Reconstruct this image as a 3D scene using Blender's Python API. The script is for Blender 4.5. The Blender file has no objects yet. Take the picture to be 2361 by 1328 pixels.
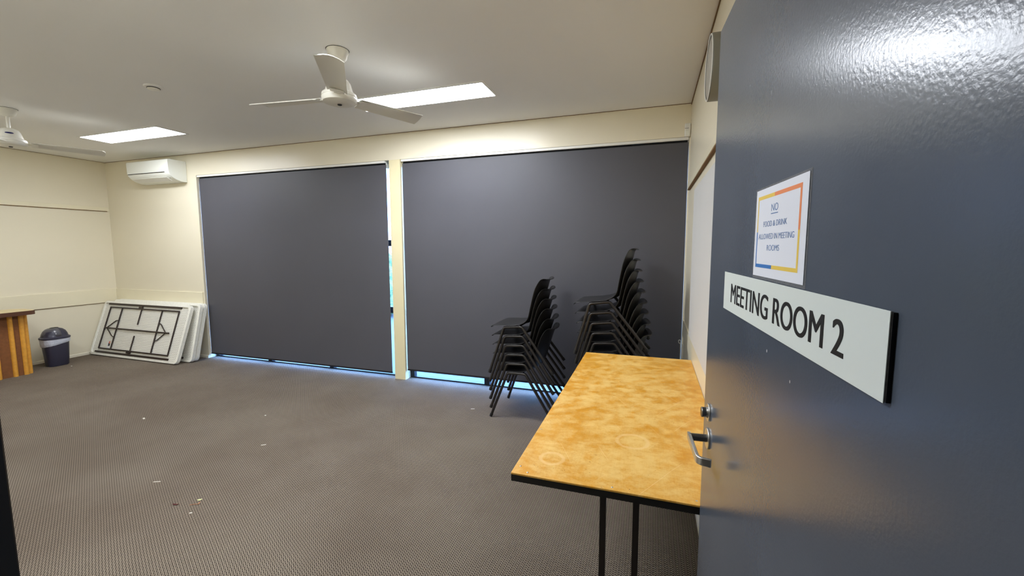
import bpy, bmesh, math, random
from mathutils import Vector, Matrix
random.seed(7)
S = bpy.context.scene
C = S.collection
PI = math.pi
R = math.radians

# ------------------------------------------------------------------ camera, world, exposure
H_CAM = 1.4889
cam_d = bpy.data.cameras.new('camera'); cam = bpy.data.objects.new('camera', cam_d); C.objects.link(cam)
cam_d.sensor_fit = 'HORIZONTAL'; cam_d.sensor_width = 36.0; cam_d.lens = 965.54 / 2361 * 36.0
cam_d.clip_start = 0.02; cam_d.clip_end = 200
_y, _p, _r = 0.32199, 0.09779, -0.0022
_f = Vector((-math.sin(_y)*math.cos(_p), math.cos(_y)*math.cos(_p), -math.sin(_p)))
_rt = Vector((math.cos(_y), math.sin(_y), 0)); _u = _rt.cross(_f)
_r2 = _rt*math.cos(_r) + _u*math.sin(_r); _u2 = -_rt*math.sin(_r) + _u*math.cos(_r)
cam.matrix_world = Matrix(((_r2.x, _u2.x, -_f.x, 0), (_r2.y, _u2.y, -_f.y, 0), (_r2.z, _u2.z, -_f.z, H_CAM), (0, 0, 0, 1)))
S.camera = cam
S.view_settings.view_transform = 'Standard'
S.view_settings.look = 'None'
S.view_settings.gamma = 1.0
S.view_settings.use_curve_mapping = False
S.view_settings.exposure = 0.52
DAY = 16.0            # daylight outside
PANEL = 27.0         # ceiling panels
S.cycles.max_bounces = 14; S.cycles.diffuse_bounces = 10; S.cycles.glossy_bounces = 6
w = bpy.data.worlds.new('daylight'); S.world = w; w.use_nodes = True
w.node_tree.nodes['Background'].inputs[0].default_value = (0.21, 0.43, 1.0, 1)
w.node_tree.nodes['Background'].inputs[1].default_value = DAY

# ------------------------------------------------------------------ room size
ZC = 2.70; YB = 3.98; YF = 0.27; XR = 0.284; XL = -7.468; YW = YB + 0.20   # window wall outer face
XB1, XB2, XB3, XB4 = -5.66, -2.73, -2.592, 0.274                            # window openings
ZH = 2.425

# ------------------------------------------------------------------ materials
def lin(c):
    return tuple(((v/255)/12.92 if v/255 <= .04045 else ((v/255+.055)/1.055)**2.4) for v in c) + (1,)
MATS = {}
def mat(name, col, rough=.5, metal=0, spec=.5, bump=None, var=None, coat=0, coat_rough=.1, trans=0, sheen=0):
    """col sRGB; bump=(scale, strength, distance); var=(scale, amount) gentle colour variation"""
    m = bpy.data.materials.new(name); m.use_nodes = True; nt = m.node_tree; b = nt.nodes['Principled BSDF']
    b.inputs['Base Color'].default_value = lin(col); b.inputs['Roughness'].default_value = rough
    b.inputs['Metallic'].default_value = metal; b.inputs['Specular IOR Level'].default_value = spec
    b.inputs['Coat Weight'].default_value = coat; b.inputs['Coat Roughness'].default_value = coat_rough
    b.inputs['Sheen Weight'].default_value = sheen
    tc = nt.nodes.new('ShaderNodeTexCoord')
    if var:
        n = nt.nodes.new('ShaderNodeTexNoise'); n.inputs['Scale'].default_value = var[0]; n.inputs['Detail'].default_value = 6
        nt.links.new(tc.outputs['Object'], n.inputs['Vector'])
        mr = nt.nodes.new('ShaderNodeMapRange'); mr.inputs['From Min'].default_value = .3; mr.inputs['From Max'].default_value = .7
        mr.inputs['To Min'].default_value = 1-var[1]; mr.inputs['To Max'].default_value = 1+var[1]
        nt.links.new(n.outputs['Fac'], mr.inputs['Value'])
        mx = nt.nodes.new('ShaderNodeVectorMath'); mx.operation = 'SCALE'; mx.inputs[0].default_value = lin(col)[:3]
        nt.links.new(mr.outputs['Result'], mx.inputs['Scale']); nt.links.new(mx.outputs['Vector'], b.inputs['Base Color'])
    if bump:
        n = nt.nodes.new('ShaderNodeTexNoise'); n.inputs['Scale'].default_value = bump[0]; n.inputs['Detail'].default_value = 3
        nt.links.new(tc.outputs['Object'], n.inputs['Vector'])
        bp = nt.nodes.new('ShaderNodeBump'); bp.inputs['Strength'].default_value = bump[1]; bp.inputs['Distance'].default_value = bump[2]
        nt.links.new(n.outputs['Fac'], bp.inputs['Height']); nt.links.new(bp.outputs['Normal'], b.inputs['Normal'])
    MATS[name] = m; return m

class NT:
    """tiny helper for node graphs"""
    def __init__(s, m): s.nt = m.node_tree; s.b = s.nt.nodes['Principled BSDF']
    def n(s, t, **k):
        x = s.nt.nodes.new(t)
        for a, v in k.items(): setattr(x, a, v)
        return x
    def l(s, a, b): s.nt.links.new(a, b)
    def math(s, op, a, b=None, c=None, clamp=False):
        x = s.n('ShaderNodeMath', operation=op, use_clamp=clamp)
        for i, v in enumerate((a, b, c)):
            if v is None: continue
            if isinstance(v, (int, float)): x.inputs[i].default_value = v
            else: s.l(v, x.inputs[i])
        return x.outputs[0]
    def mix(s, f, a, b):
        x = s.n('ShaderNodeMix', data_type='RGBA')
        if isinstance(f, (int, float)): x.inputs[0].default_value = f
        else: s.l(f, x.inputs[0])
        for i, v in ((6, a), (7, b)):
            if isinstance(v, tuple): x.inputs[i].default_value = v
            else: s.l(v, x.inputs[i])
        return x.outputs[2]
    def noise(s, vec, scale, detail=4, rough=.5, dist=0):
        x = s.n('ShaderNodeTexNoise'); x.inputs['Scale'].default_value = scale; x.inputs['Detail'].default_value = detail
        x.inputs['Roughness'].default_value = rough; x.inputs['Distortion'].default_value = dist; s.l(vec, x.inputs['Vector'])
        return x.outputs['Fac']
    def ramp(s, f, lo, hi):
        x = s.n('ShaderNodeMapRange', clamp=True, interpolation_type='SMOOTHSTEP')
        x.inputs['From Min'].default_value = lo; x.inputs['From Max'].default_value = hi; s.l(f, x.inputs['Value'])
        return x.outputs['Result']
    def mapv(s, vec, scale=(1, 1, 1), loc=(0, 0, 0), rot=(0, 0, 0)):
        x = s.n('ShaderNodeMapping'); x.inputs['Scale'].default_value = scale; x.inputs['Location'].default_value = loc
        x.inputs['Rotation'].default_value = rot; s.l(vec, x.inputs['Vector']); return x.outputs[0]

wall_m = mat('cream_wall_paint', (230, 223, 201), .33, spec=.45, bump=(55, .06, .002), var=(1.2, .02))
trim_m = mat('cream_trim_paint', (229, 219, 180), .3, var=(3, .02))
board_trim_m = mat('cream_board_paint', (232, 225, 199), .3, var=(3, .02))
skirt_m = mat('cream_skirting_paint', (232, 226, 206), .35)
ceil_m = mat('ceiling_paint', (238, 238, 237), .62, bump=(90, .05, .001), var=(.8, .015))
gap_m = mat('brown_edge_and_shadow_line', (112, 84, 50), .8)  # real brown batten underside, and shadow lines built as brown strips
blind_m = mat('charcoal_blind_fabric', (82, 82, 89), .5, spec=.4, bump=(700, .25, .0006), var=(1.5, .04))
blindrail_m = mat('black_blind_rail', (22, 22, 26), .4)
alu_m = mat('dark_window_aluminium', (38, 40, 44), .4, metal=.3)
white_m = mat('white_plastic', (232, 232, 226), .4, var=(4, .015))
fan_m = mat('white_fan_enamel', (226, 224, 214), .3, var=(5, .01))
ac_m = mat('white_conditioner_plastic', (238, 240, 232), .35, var=(3, .01))
dark_m = mat('dark_slot', (48, 46, 46), .6)
grey_m = mat('warm_grey_plastic', (148, 143, 130), .5, var=(4, .03))
greyd_m = mat('grey_drum_side', (118, 116, 106), .5, var=(4, .04))
navy_m = mat('navy_badge', (28, 30, 96), .4)
chair_m = mat('black_polypropylene', (34, 33, 33), .36, bump=(420, .12, .0006), var=(6, .05))
steel_m = mat('black_enamelled_steel', (33, 29, 27), .3, spec=.55, var=(8, .06))
cap_m = mat('black_rubber', (20, 20, 21), .6)
satin_m = mat('satin_chrome', (205, 205, 202), .36, metal=1)
satind_m = mat('dark_turned_steel', (112, 110, 106), .36, metal=1)
plinth_m = mat('black_table_trim', (17, 15, 14), .5)
tleg_m = mat('dark_table_leg', (30, 22, 18), .5)
plastic_m = mat('speckled_white_table_plastic', (236, 235, 226), .5, var=(30, .05))
frame_m = mat('dark_brown_table_frame', (44, 32, 27), .45)
bin_m = mat('navy_grey_bin_plastic', (50, 50, 68), .4, var=(5, .04))
lid_m = mat('grey_bin_lid_plastic', (84, 84, 92), .3, coat=.3)
bag_m = mat('white_bin_bag', (196, 202, 218), .4, bump=(30, .5, .01))
ctop_m = mat('beige_counter_laminate', (214, 196, 150), .4, var=(6, .03))
cedge_m = mat('dark_brown_edging', (84, 50, 32), .5, var=(12, .08))
cwood_m = mat('golden_timber_batten', (222, 160, 62), .45, var=(30, .10))
cback_m = mat('brown_timber_backing', (128, 80, 42), .6, var=(40, .12))
board_m = mat('pale_grey_pinboard', (206, 207, 206), .5, spec=.4, bump=(300, .1, .0005), var=(2, .02))
sign_m = mat('white_sign_acrylic', (226, 234, 230), .35)
black_m = mat('black_lettering', (10, 10, 11), .5)
foam_m = mat('black_mounting_foam', (14, 14, 16), .7, bump=(80, .6, .003), var=(60, .35))
paper_m = mat('white_paper', (226, 230, 240), .6)
ink_m = mat('blue_ink', (66, 110, 168), .6)
yel_m = mat('yellow_border', (232, 200, 84), .6); org_m = mat('orange_border', (232, 138, 84), .6)
blu_m = mat('blue_border', (50, 116, 190), .6)
frame_dark_m = mat('dark_door_frame_paint', (38, 40, 46), .4)
corr_m = mat('corridor_paint', (150, 140, 120), .7)
leafr_m = mat('red_brown_leaf', (82, 26, 18), .7); leafy_m = mat('pale_yellow_leaf', (224, 232, 170), .6)
twig_m = mat('tan_twig', (190, 135, 100), .7); crumb_m = mat('white_crumb', (230, 228, 216), .8)
hedge_m = mat('green_hedge_leaves', (150, 178, 120), .8, bump=(14, 1, .08), var=(9, .5))
pave_m = mat('grey_concrete_paving', (112, 112, 114), .9, var=(2, .06))
fence_m = mat('red_brown_fence', (150, 96, 86), .8, var=(4, .15))
stick_w = mat('sticker_white', (226, 228, 232), .4); stick_r = mat('sticker_red', (206, 120, 96), .5); stick_k = mat('sticker_dark', (60, 58, 60), .5)

# glass: mostly straight through, a little mirror
glass_m = bpy.data.materials.new('window_glass'); glass_m.use_nodes = True
g = glass_m.node_tree; g.nodes.clear()
o_ = g.nodes.new('ShaderNodeOutputMaterial'); mx_ = g.nodes.new('ShaderNodeMixShader'); t_ = g.nodes.new('ShaderNodeBsdfTransparent'); gl_ = g.nodes.new('ShaderNodeBsdfGlossy')
t_.inputs[0].default_value = (.92, .96, .96, 1); gl_.inputs['Roughness'].default_value = .02; mx_.inputs[0].default_value = .06
g.links.new(t_.outputs[0], mx_.inputs[1]); g.links.new(gl_.outputs[0], mx_.inputs[2]); g.links.new(mx_.outputs[0], o_.inputs[0])
# clear laminate pouch
lam_m = bpy.data.materials.new('clear_laminate'); lam_m.use_nodes = True
g = lam_m.node_tree; g.nodes.clear()
o_ = g.nodes.new('ShaderNodeOutputMaterial'); mx_ = g.nodes.new('ShaderNodeMixShader'); t_ = g.nodes.new('ShaderNodeBsdfTransparent'); gl_ = g.nodes.new('ShaderNodeBsdfPrincipled')
gl_.inputs['Base Color'].default_value = lin((170, 172, 176)); gl_.inputs['Roughness'].default_value = .2; mx_.inputs[0].default_value = .28
g.links.new(t_.outputs[0], mx_.inputs[1]); g.links.new(gl_.outputs[0], mx_.inputs[2]); g.links.new(mx_.outputs[0], o_.inputs[0])
# lamp diffuser
lamp_m = bpy.data.materials.new('panel_diffuser'); lamp_m.use_nodes = True
g = lamp_m.node_tree; b_ = g.nodes['Principled BSDF']
b_.inputs['Emission Color'].default_value = (.925, .965, 1.03, 1); b_.inputs['Emission Strength'].default_value = PANEL * 1.3
lamp_dim_m = lamp_m.copy(); lamp_dim_m.name = 'panel_diffuser_dimmer'; lamp_dim_m.node_tree.nodes['Principled BSDF'].inputs['Emission Strength'].default_value = PANEL * .78  # dimmer copy for the left panels, emission tuned to balance the room

def carpet():
    m = mat('herringbone_loop_carpet', (120, 108, 94), .95, spec=.15); t = NT(m)
    tc = t.n('ShaderNodeTexCoord'); vec = tc.outputs['Object']
    wob = t.noise(vec, 9, 3)
    sx = t.n('ShaderNodeSeparateXYZ'); t.l(vec, sx.inputs[0])
    x = t.math('ADD', sx.outputs['X'], t.math('MULTIPLY', wob, .006))
    u = t.math('DIVIDE', x, .025)
    fr = t.math('FRACT', u)
    tri = t.math('MULTIPLY', t.math('ABSOLUTE', t.math('SUBTRACT', fr, .5)), 2)      # 0..1..0
    v = t.math('ADD', t.math('DIVIDE', sx.outputs['Y'], .0125), t.math('MULTIPLY', tri, 1.15))
    row = t.math('MULTIPLY', t.math('ADD', t.math('SINE', t.math('MULTIPLY', v, 2*PI)), 1), .5)
    col = t.math('ABSOLUTE', t.math('SUBTRACT', t.math('FRACT', t.math('MULTIPLY', u, 2)), .5))  # .5 at column joins
    groove = t.ramp(col, .5, .36)
    hgt = t.math('MULTIPLY', row, t.math('ADD', t.math('MULTIPLY', groove, .6), .4))
    grain = t.noise(vec, 420, 3)
    hg = t.math('ADD', hgt, t.math('MULTIPLY', t.math('SUBTRACT', grain, .5), .7))
    big = t.noise(vec, 1.3, 4)
    c1 = t.mix(t.ramp(hg, .05, .95), lin((68, 60, 52)), lin((176, 163, 146)))
    c2 = t.mix(t.ramp(big, .3, .7), lin((226, 222, 220)), lin((250, 250, 250)))
    mul = t.n('ShaderNodeMix', data_type='RGBA', blend_type='MULTIPLY'); mul.inputs[0].default_value = 1
    t.l(c1, mul.inputs[6]); t.l(c2, mul.inputs[7]); t.l(mul.outputs[2], t.b.inputs['Base Color'])
    bp = t.n('ShaderNodeBump'); bp.inputs['Strength'].default_value = .8; bp.inputs['Distance'].default_value = .004
    t.l(hg, bp.inputs['Height']); t.l(bp.outputs[0], t.b.inputs['Normal'])
    return m
carpet_m = carpet()

def door_paint():
    m = mat('slate_blue_gloss_door_paint', (66, 72, 82), .22, spec=.42); t = NT(m)
    tc = t.n('ShaderNodeTexCoord'); vec = tc.outputs['Object']
    n1 = t.noise(vec, 200, 3, .5); n2 = t.noise(vec, 40, 2)
    h = t.math('ADD', t.math('MULTIPLY', n1, 1.0), t.math('MULTIPLY', n2, .12))
    bp = t.n('ShaderNodeBump'); bp.inputs['Strength'].default_value = .34; bp.inputs['Distance'].default_value = .0006
    t.l(h, bp.inputs['Height']); t.l(bp.outputs[0], t.b.inputs['Normal'])
    # small paint chips (door coordinates: y from free edge to hinge is negative, z up)
    col = t.mix(t.ramp(t.noise(vec, 2.2, 4), .35, .7), lin((76, 84, 96)), lin((84, 92, 104)))
    for (cy, cz, r, cc) in ((-.4798, 1.3179, .0022, (200, 204, 210)), (-.5809, 1.2981, .002, (170, 176, 180)), (-.43, 1.743, .003, (120, 128, 136)), (-.30, 1.80, .002, (170, 176, 182)), (-.70, .93, .0018, (130, 136, 140))):
        d = t.n('ShaderNodeVectorMath', operation='DISTANCE'); d.inputs[1].default_value = (0, cy, cz)
        s = t.n('ShaderNodeVectorMath', operation='MULTIPLY'); s.inputs[1].default_value = (0, 1, .7); t.l(vec, s.inputs[0])
        d.inputs[1].default_value = (0, cy, cz*.7); t.l(s.outputs[0], d.inputs[0])
        col = t.mix(t.ramp(d.outputs['Value'], r, r*.6), col, lin(cc))
    t.l(col, t.b.inputs['Base Color'])
    return m
door_m = door_paint()

def table_wood():
    m = mat('worn_varnished_ply', (224, 164, 66), .42); t = NT(m)
    tc = t.n('ShaderNodeTexCoord'); vec = tc.outputs['Object']
    big = t.noise(t.mapv(vec, (1.0, 1.2, 1)), 4.2, 10, .68, .0)
    mid = t.noise(t.mapv(vec, (1, 1.25, 1)), 17, 9, .72, .1)
    grain = t.noise(t.mapv(vec, (60, 5, 1)), 4, 5, .7)
    grain2 = t.noise(t.mapv(vec, (5, 60, 1)), 3, 5, .7)
    # wear is strongest along the middle of the top
    sx = t.n('ShaderNodeSeparateXYZ'); t.l(vec, sx.inputs[0])
    cx = t.math('SUBTRACT', 1, t.math('MULTIPLY', t.math('ABSOLUTE', sx.outputs['X']), 2.3))
    wear = t.math('ADD', t.math('MULTIPLY', big, .9), t.math('MULTIPLY', t.math('SUBTRACT', mid, .5), 1.1))
    wear = t.math('ADD', wear, t.math('MULTIPLY', cx, .16))
    wear = t.math('ADD', wear, t.math('MULTIPLY', t.math('SUBTRACT', grain, .5), .22))
    wear = t.math('ADD', wear, t.math('MULTIPLY', t.math('SUBTRACT', grain2, .5), .16))
    w1 = t.ramp(wear, .30, .78)
    col = t.mix(w1, lin((212, 148, 34)), lin((230, 190, 108)))
    # dark flecks
    fl = t.noise(vec, 120, 2, .5); fm = t.noise(vec, 5, 2)
    col = t.mix(t.math('MULTIPLY', t.ramp(fl, .70, .78), t.ramp(fm, .45, .6)), col, lin((150, 92, 30)))
    # scratches
    for rot, th in ((.5, .002), (-.45, .0018), (1.2, .0016)):
        v = t.mapv(vec, (1, 1, 1), (0, 0, 0), (0, 0, rot))
        wv = t.n('ShaderNodeTexWave', bands_direction='X'); wv.inputs['Scale'].default_value = 2.3; wv.inputs['Distortion'].default_value = 1.6
        wv.inputs['Detail'].default_value = 2; wv.inputs['Detail Scale'].default_value = .7
        t.l(v, wv.inputs['Vector'])
        s = t.math('MULTIPLY', t.ramp(wv.outputs['Fac'], .9993, 1.0), t.ramp(t.noise(v, 3.0 + th*100, 1), .54, .64))
        col = t.mix(t.math('MULTIPLY', s, .5), col, lin((242, 210, 150)))
    # pale ring left by a cup (table coordinates)
    for (rx, ry, rr) in ((-.242, -.73, .042), (.03, -.50, .060)):
        d = t.n('ShaderNodeVectorMath', operation='DISTANCE'); d.inputs[1].default_value = (rx, ry, .72); t.l(vec, d.inputs[0])
        dist = t.math('ADD', d.outputs['Value'], t.math('MULTIPLY', t.math('SUBTRACT', t.noise(vec, 18, 2), .5), .012))
        ring = t.ramp(t.math('ABSOLUTE', t.math('SUBTRACT', dist, rr)), .011, .003)
        col = t.mix(t.math('MULTIPLY', ring, .42), col, lin((236, 202, 140)))
    t.l(col, t.b.inputs['Base Color'])
    rg = t.n('ShaderNodeMapRange'); t.l(w1, rg.inputs['Value']); rg.inputs['To Min'].default_value = .3; rg.inputs['To Max'].default_value = .6
    t.l(rg.outputs[0], t.b.inputs['Roughness'])
    bp = t.n('ShaderNodeBump'); bp.inputs['Strength'].default_value = .25; bp.inputs['Distance'].default_value = .001
    t.l(grain, bp.inputs['Height']); t.l(bp.outputs[0], t.b.inputs['Normal'])
    return m
tabletop_m = table_wood()

def dimple_plastic():
    m = mat('dimpled_table_underside', (214, 215, 204), .55); t = NT(m)
    tc = t.n('ShaderNodeTexCoord'); vec = tc.outputs['Object']
    sx = t.n('ShaderNodeSeparateXYZ'); t.l(vec, sx.inputs[0])
    rz = t.math('DIVIDE', sx.outputs['Z'], .022)
    par = t.math('MULTIPLY', t.math('MODULO', t.math('FLOOR', rz), 2), .5)
    ux = t.math('FRACT', t.math('ADD', t.math('DIVIDE', sx.outputs['X'], .030), par))
    uz = t.math('FRACT', rz)
    dx = t.ramp(t.math('ABSOLUTE', t.math('SUBTRACT', ux, .5)), .30, .16)
    dz = t.ramp(t.math('ABSOLUTE', t.math('SUBTRACT', uz, .5)), .20, .08)
    d = t.math('MULTIPLY', dx, dz)
    t.l(t.mix(d, lin((232, 231, 222)), lin((160, 155, 144))), t.b.inputs['Base Color'])
    bp = t.n('ShaderNodeBump', invert=True); bp.inputs['Strength'].default_value = .8; bp.inputs['Distance'].default_value = .006
    t.l(d, bp.inputs['Height']); t.l(bp.outputs[0], t.b.inputs['Normal'])
    return m
dimple_m = dimple_plastic()

# ------------------------------------------------------------------ mesh helpers
class MB:
    def __init__(s): s.bm = bmesh.new(); s.wn = False
    def box(s, a, b, bev=0, M=None, seg=2):
        a, b = Vector(a), Vector(b); c = (a+b)/2; d = b-a
        r = bmesh.ops.create_cube(s.bm, size=1, matrix=Matrix.Translation(c) @ Matrix.Diagonal((abs(d.x), abs(d.y), abs(d.z), 1)))
        vs = r['verts']
        if bev:
            s.wn = True
            es = list({e for v in vs for e in v.link_edges})
            rr = bmesh.ops.bevel(s.bm, geom=es, offset=bev, segments=seg, affect='EDGES', profile=.5)
            vs = list({v for f in rr['faces'] for v in f.verts} | {v for v in vs if v.is_valid})
        if M is not None: bmesh.ops.transform(s.bm, matrix=M, verts=vs)
        return s
    def tube(s, pts, r, n=10, r2=None, caps=True):
        pts = [Vector(p) for p in pts]; m = len(pts); rings = []
        tang = [(pts[min(i+1, m-1)] - pts[max(i-1, 0)]).normalized() for i in range(m)]
        up = Vector((0, 0, 1)) if abs(tang[0].z) < .9 else Vector((0, 1, 0))
        nx = tang[0].cross(up).normalized()
        for i in range(m):
            nx = (nx - tang[i]*nx.dot(tang[i])).normalized(); ny = tang[i].cross(nx)
            rr = r if r2 is None else r + (r2-r)*i/(m-1)
            rings.append([s.bm.verts.new(pts[i] + (nx*math.cos(2*PI*k/n) + ny*math.sin(2*PI*k/n))*rr) for k in range(n)])
        for i in range(m-1):
            for k in range(n):
                s.bm.faces.new((rings[i][k], rings[i][(k+1) % n], rings[i+1][(k+1) % n], rings[i+1][k]))
        if caps:
            s.bm.faces.new(rings[0][::-1]); s.bm.faces.new(rings[-1])
        return s
    def lathe(s, prof, c=(0, 0, 0), n=32, axis='Z', sx=1, sy=1):
        """prof: list of (r, h)"""
        c = Vector(c); rings = []
        def P(r, h, a):
            x, y = r*math.cos(a)*sx, r*math.sin(a)*sy
            return c + (Vector((x, y, h)) if axis == 'Z' else Vector((h, x, y)) if axis == 'X' else Vector((y, h, x)))
        for r, h in prof:
            if r < 1e-6: rings.append([s.bm.verts.new(P(0, h, 0))])
            else: rings.append([s.bm.verts.new(P(r, h, 2*PI*k/n)) for k in range(n)])
        for i in range(len(rings)-1):
            A, B = rings[i], rings[i+1]
            for k in range(n):
                k2 = (k+1) % n
                if len(A) == 1 and len(B) > 1: s.bm.faces.new((A[0], B[k], B[k2]))
                elif len(B) == 1 and len(A) > 1: s.bm.faces.new((A[k], B[0], A[k2]))
                elif len(A) > 1: s.bm.faces.new((A[k], B[k], B[k2], A[k2]))
        return s
    def prism(s, poly, axis, a, b):
        """poly 2D extruded along axis ('X': poly=(y,z); 'Y': (x,z); 'Z': (x,y))"""
        def P(p, t): return Vector((t, p[0], p[1])) if axis == 'X' else Vector((p[0], t, p[1])) if axis == 'Y' else Vector((p[0], p[1], t))
        A = [s.bm.verts.new(P(p, a)) for p in poly]; B = [s.bm.verts.new(P(p, b)) for p in poly]; n = len(poly)
        s.bm.faces.new(A); s.bm.faces.new(B[::-1])
        for k in range(n): s.bm.faces.new((A[k], B[k], B[(k+1) % n], A[(k+1) % n]))
        return s
    def build(s, name, m, parent=None, smooth=35):
        bmesh.ops.recalc_face_normals(s.bm, faces=s.bm.faces)
        me = bpy.data.meshes.new(name); s.bm.to_mesh(me); s.bm.free()
        if smooth:
            me.shade_smooth(); me.set_sharp_from_angle(angle=R(smooth))
        for mm in (m if isinstance(m, (list, tuple)) else [m]): me.materials.append(mm)
        o = bpy.data.objects.new(name, me); C.objects.link(o)
        if parent: o.parent = parent
        if s.wn and smooth:
            m_ = o.modifiers.new('weighted', 'WEIGHTED_NORMAL'); m_.keep_sharp = True; m_.weight = 100
        return o

def fillet(pts, r, n=5):
    pts = [Vector(p) for p in pts]; out = [pts[0]]
    for i in range(1, len(pts)-1):
        a, b, c = pts[i-1], pts[i], pts[i+1]
        u, v = (a-b).normalized(), (c-b).normalized(); d = min(r, (a-b).length*.45, (c-b).length*.45)
        p, q = b+u*d, b+v*d
        for k in range(n+1):
            t = k/n; out.append((1-t)**2*p + 2*t*(1-t)*b + t*t*q)
    return out + [pts[-1]]
def rrect(x0, y0, x1, y1, r, n=6):
    rs = r if isinstance(r, (list, tuple)) else [r]*4; out = []
    for (cx, cy, a0), q in zip(((x1, y1, 0), (x0, y1, 90), (x0, y0, 180), (x1, y0, 270)), rs):
        ox = cx - q if a0 in (0, 270) else cx + q; oy = cy - q if a0 in (0, 90) else cy + q
        for k in range(n+1):
            a = R(a0 + 90*k/n); out.append((ox + q*math.cos(a), oy + q*math.sin(a)))
    return out
def tag(o, label=None, cat=None, group=None, kind=None):
    if label: o['label'] = label
    if cat: o['category'] = cat
    if group: o['group'] = group
    if kind: o['kind'] = kind
    return o
def empty(name, loc=(0, 0, 0), rot=(0, 0, 0)):
    o = bpy.data.objects.new(name, None); C.objects.link(o); o.empty_display_size = .1
    o.location = loc; o.rotation_euler = rot; return o
def copy_tree(o, parent=None):
    c = o.copy(); C.objects.link(c)
    if parent: c.parent = parent
    for ch in [x for x in ALL_CHILDREN(o)]: copy_tree(ch, c)
    return c
def ALL_CHILDREN(o): return [x for x in bpy.data.objects if x.parent == o]
def struct(name, mb, m, label=None, parent=None, smooth=0, cat=None):
    o = mb.build(name, m, parent, smooth)
    o['kind'] = 'structure'
    if label: o['label'] = label
    if cat: o['category'] = cat
    return o

# ------------------------------------------------------------------ the room shell
XO = -8.6
mb = MB(); mb.box((XL-.12, -1.75, -.12), (XR+.12, YW, 0))
struct('floor', mb, carpet_m, 'grey brown herringbone loop carpet across the meeting room', cat='floor')
mb = MB(); mb.box((XL-.12, -1.75, ZC), (XR+.12, YW, ZC+.12))
struct('ceiling', mb, ceil_m, 'flat off white plaster ceiling', cat='ceiling')
mb = MB(); mb.box((XL-.12, -1.75, 0), (XL, YW, ZC))
struct('wall_left', mb, wall_m, 'cream painted wall on the left behind the bin', cat='wall')
mb = MB(); mb.box((XR, -1.75, 0), (XR+.12, YW, ZC))
struct('wall_right', mb, wall_m, 'cream painted wall on the right behind the open door', cat='wall')
# window wall: left pier, beam over both openings, centre post, right nib
mb = MB()
mb.box((XL, YB, 0), (XB1, YW, ZC)); mb.box((XB1, YB, ZH), (XR, YW, ZC)); mb.box((XB4, YB, 0), (XR, YW, ZH))
struct('wall_back', mb, wall_m, 'cream wall and beam around the two windows', cat='wall')
mb = MB(); mb.box((XB2, YB, 0), (XB3, YW, ZH), .002)
struct('trim_1', mb, trim_m, 'cream post standing between the two windows', cat='post')
# wall the camera looks through, with its doorway; passage behind it
mb = MB()
mb.box((XL, YF-.14, 0), (-.80, YF, ZC)); mb.box((-.80, YF-.14, 2.10), (XR, YF, ZC)); mb.box((.262, YF-.14, 0), (XR, YF, 2.10))
struct('wall_front', mb, wall_m, 'cream wall with the doorway', cat='wall')
mb = MB(); mb.box((XL, -1.75, 0), (XR, -1.63, ZC))
struct('wall_passage', mb, corr_m, 'passage wall behind the doorway', cat='wall')
mb = MB()
mb.box((-.80, YF-.16, 0), (-.746, YF, 2.10), .002); mb.box((-.746, YF-.16, 2.055), (.235, YF, 2.10)); mb.box((.235, YF-.16, 0), (.262, YF, 2.10))
struct('trim_2', mb, frame_dark_m, 'dark painted door frame at the edge of view', cat='door frame')

# battens and dado boards
def batten(name, a, b, m=board_trim_m, lab=None):
    mb = MB(); mb.box(a, b, .003); return struct(name, mb, m, lab, smooth=30, cat='trim')
batten('trim_3', (XL, YF, 2.012), (XL+.018, YB-.02, 2.066), lab='thin cream batten running high along the left wall')
batten('trim_4', (XL, YF, .705), (XL+.016, YB, .897), lab='cream dado board running low along the left wall')
batten('trim_5', (XL+.016, YB-.016, .705), (XB1-.02, YB, .893), lab='cream dado board behind the leaning white tables')
batten('trim_6', (XR-.022, 1.3, 1.962), (XR, YB-.13, 2.005), lab='cream batten running high along the right wall')
batten('trim_7', (XR-.010, 1.3, .70), (XR, YB-.02, .845), lab='cream dado board beside the wooden table')
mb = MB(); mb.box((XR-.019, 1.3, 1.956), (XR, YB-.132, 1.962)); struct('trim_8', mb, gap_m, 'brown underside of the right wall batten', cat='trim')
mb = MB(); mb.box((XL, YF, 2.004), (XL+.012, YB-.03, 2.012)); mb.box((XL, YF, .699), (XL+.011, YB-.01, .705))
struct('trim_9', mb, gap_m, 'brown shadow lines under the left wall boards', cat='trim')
mb = MB(); mb.box((XR-.005, YF, ZC-.014), (XR, YB, ZC)); struct('trim_10', mb, gap_m, 'brown strip for the shadow line in the joint where right wall meets ceiling', cat='trim')  # ceiling joint strips carry the shade of the gap as brown colour
mb = MB(); mb.box((XL+.004, YB-.004, ZC-.004), (XR-.005, YB, ZC)); struct('trim_11', mb, gap_m, 'thin brown strip for the shadow line in the joint where window wall meets ceiling', cat='trim')
mb = MB(); mb.box((XL, YF, ZC-.004), (XL+.004, YB, ZC)); struct('trim_12', mb, gap_m, 'thin brown strip for the shadow line in the joint where left wall meets ceiling', cat='trim')
mb = MB(); mb.prism([(XL, 0), (XL+.014, 0), (XL+.012, .03), (XL+.004, .038), (XL, .038)], 'Y', YF, YB); struct('baseboard_left', mb, skirt_m, 'small cream skirting along the left wall', cat='skirting')
mb = MB(); mb.prism([(YB, 0), (YB-.014, 0), (YB-.012, .03), (YB-.004, .038), (YB, .038)], 'X', XL+.014, XB1); struct('baseboard_back', mb, skirt_m, 'small cream skirting behind the leaning tables', cat='skirting')
mb = MB(); mb.prism([(XR, 0), (XR-.014, 0), (XR-.012, .03), (XR-.004, .038), (XR, .038)], 'Y', YF, YB); struct('baseboard_right', mb, skirt_m, 'small cream skirting along the right wall', cat='skirting')

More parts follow.
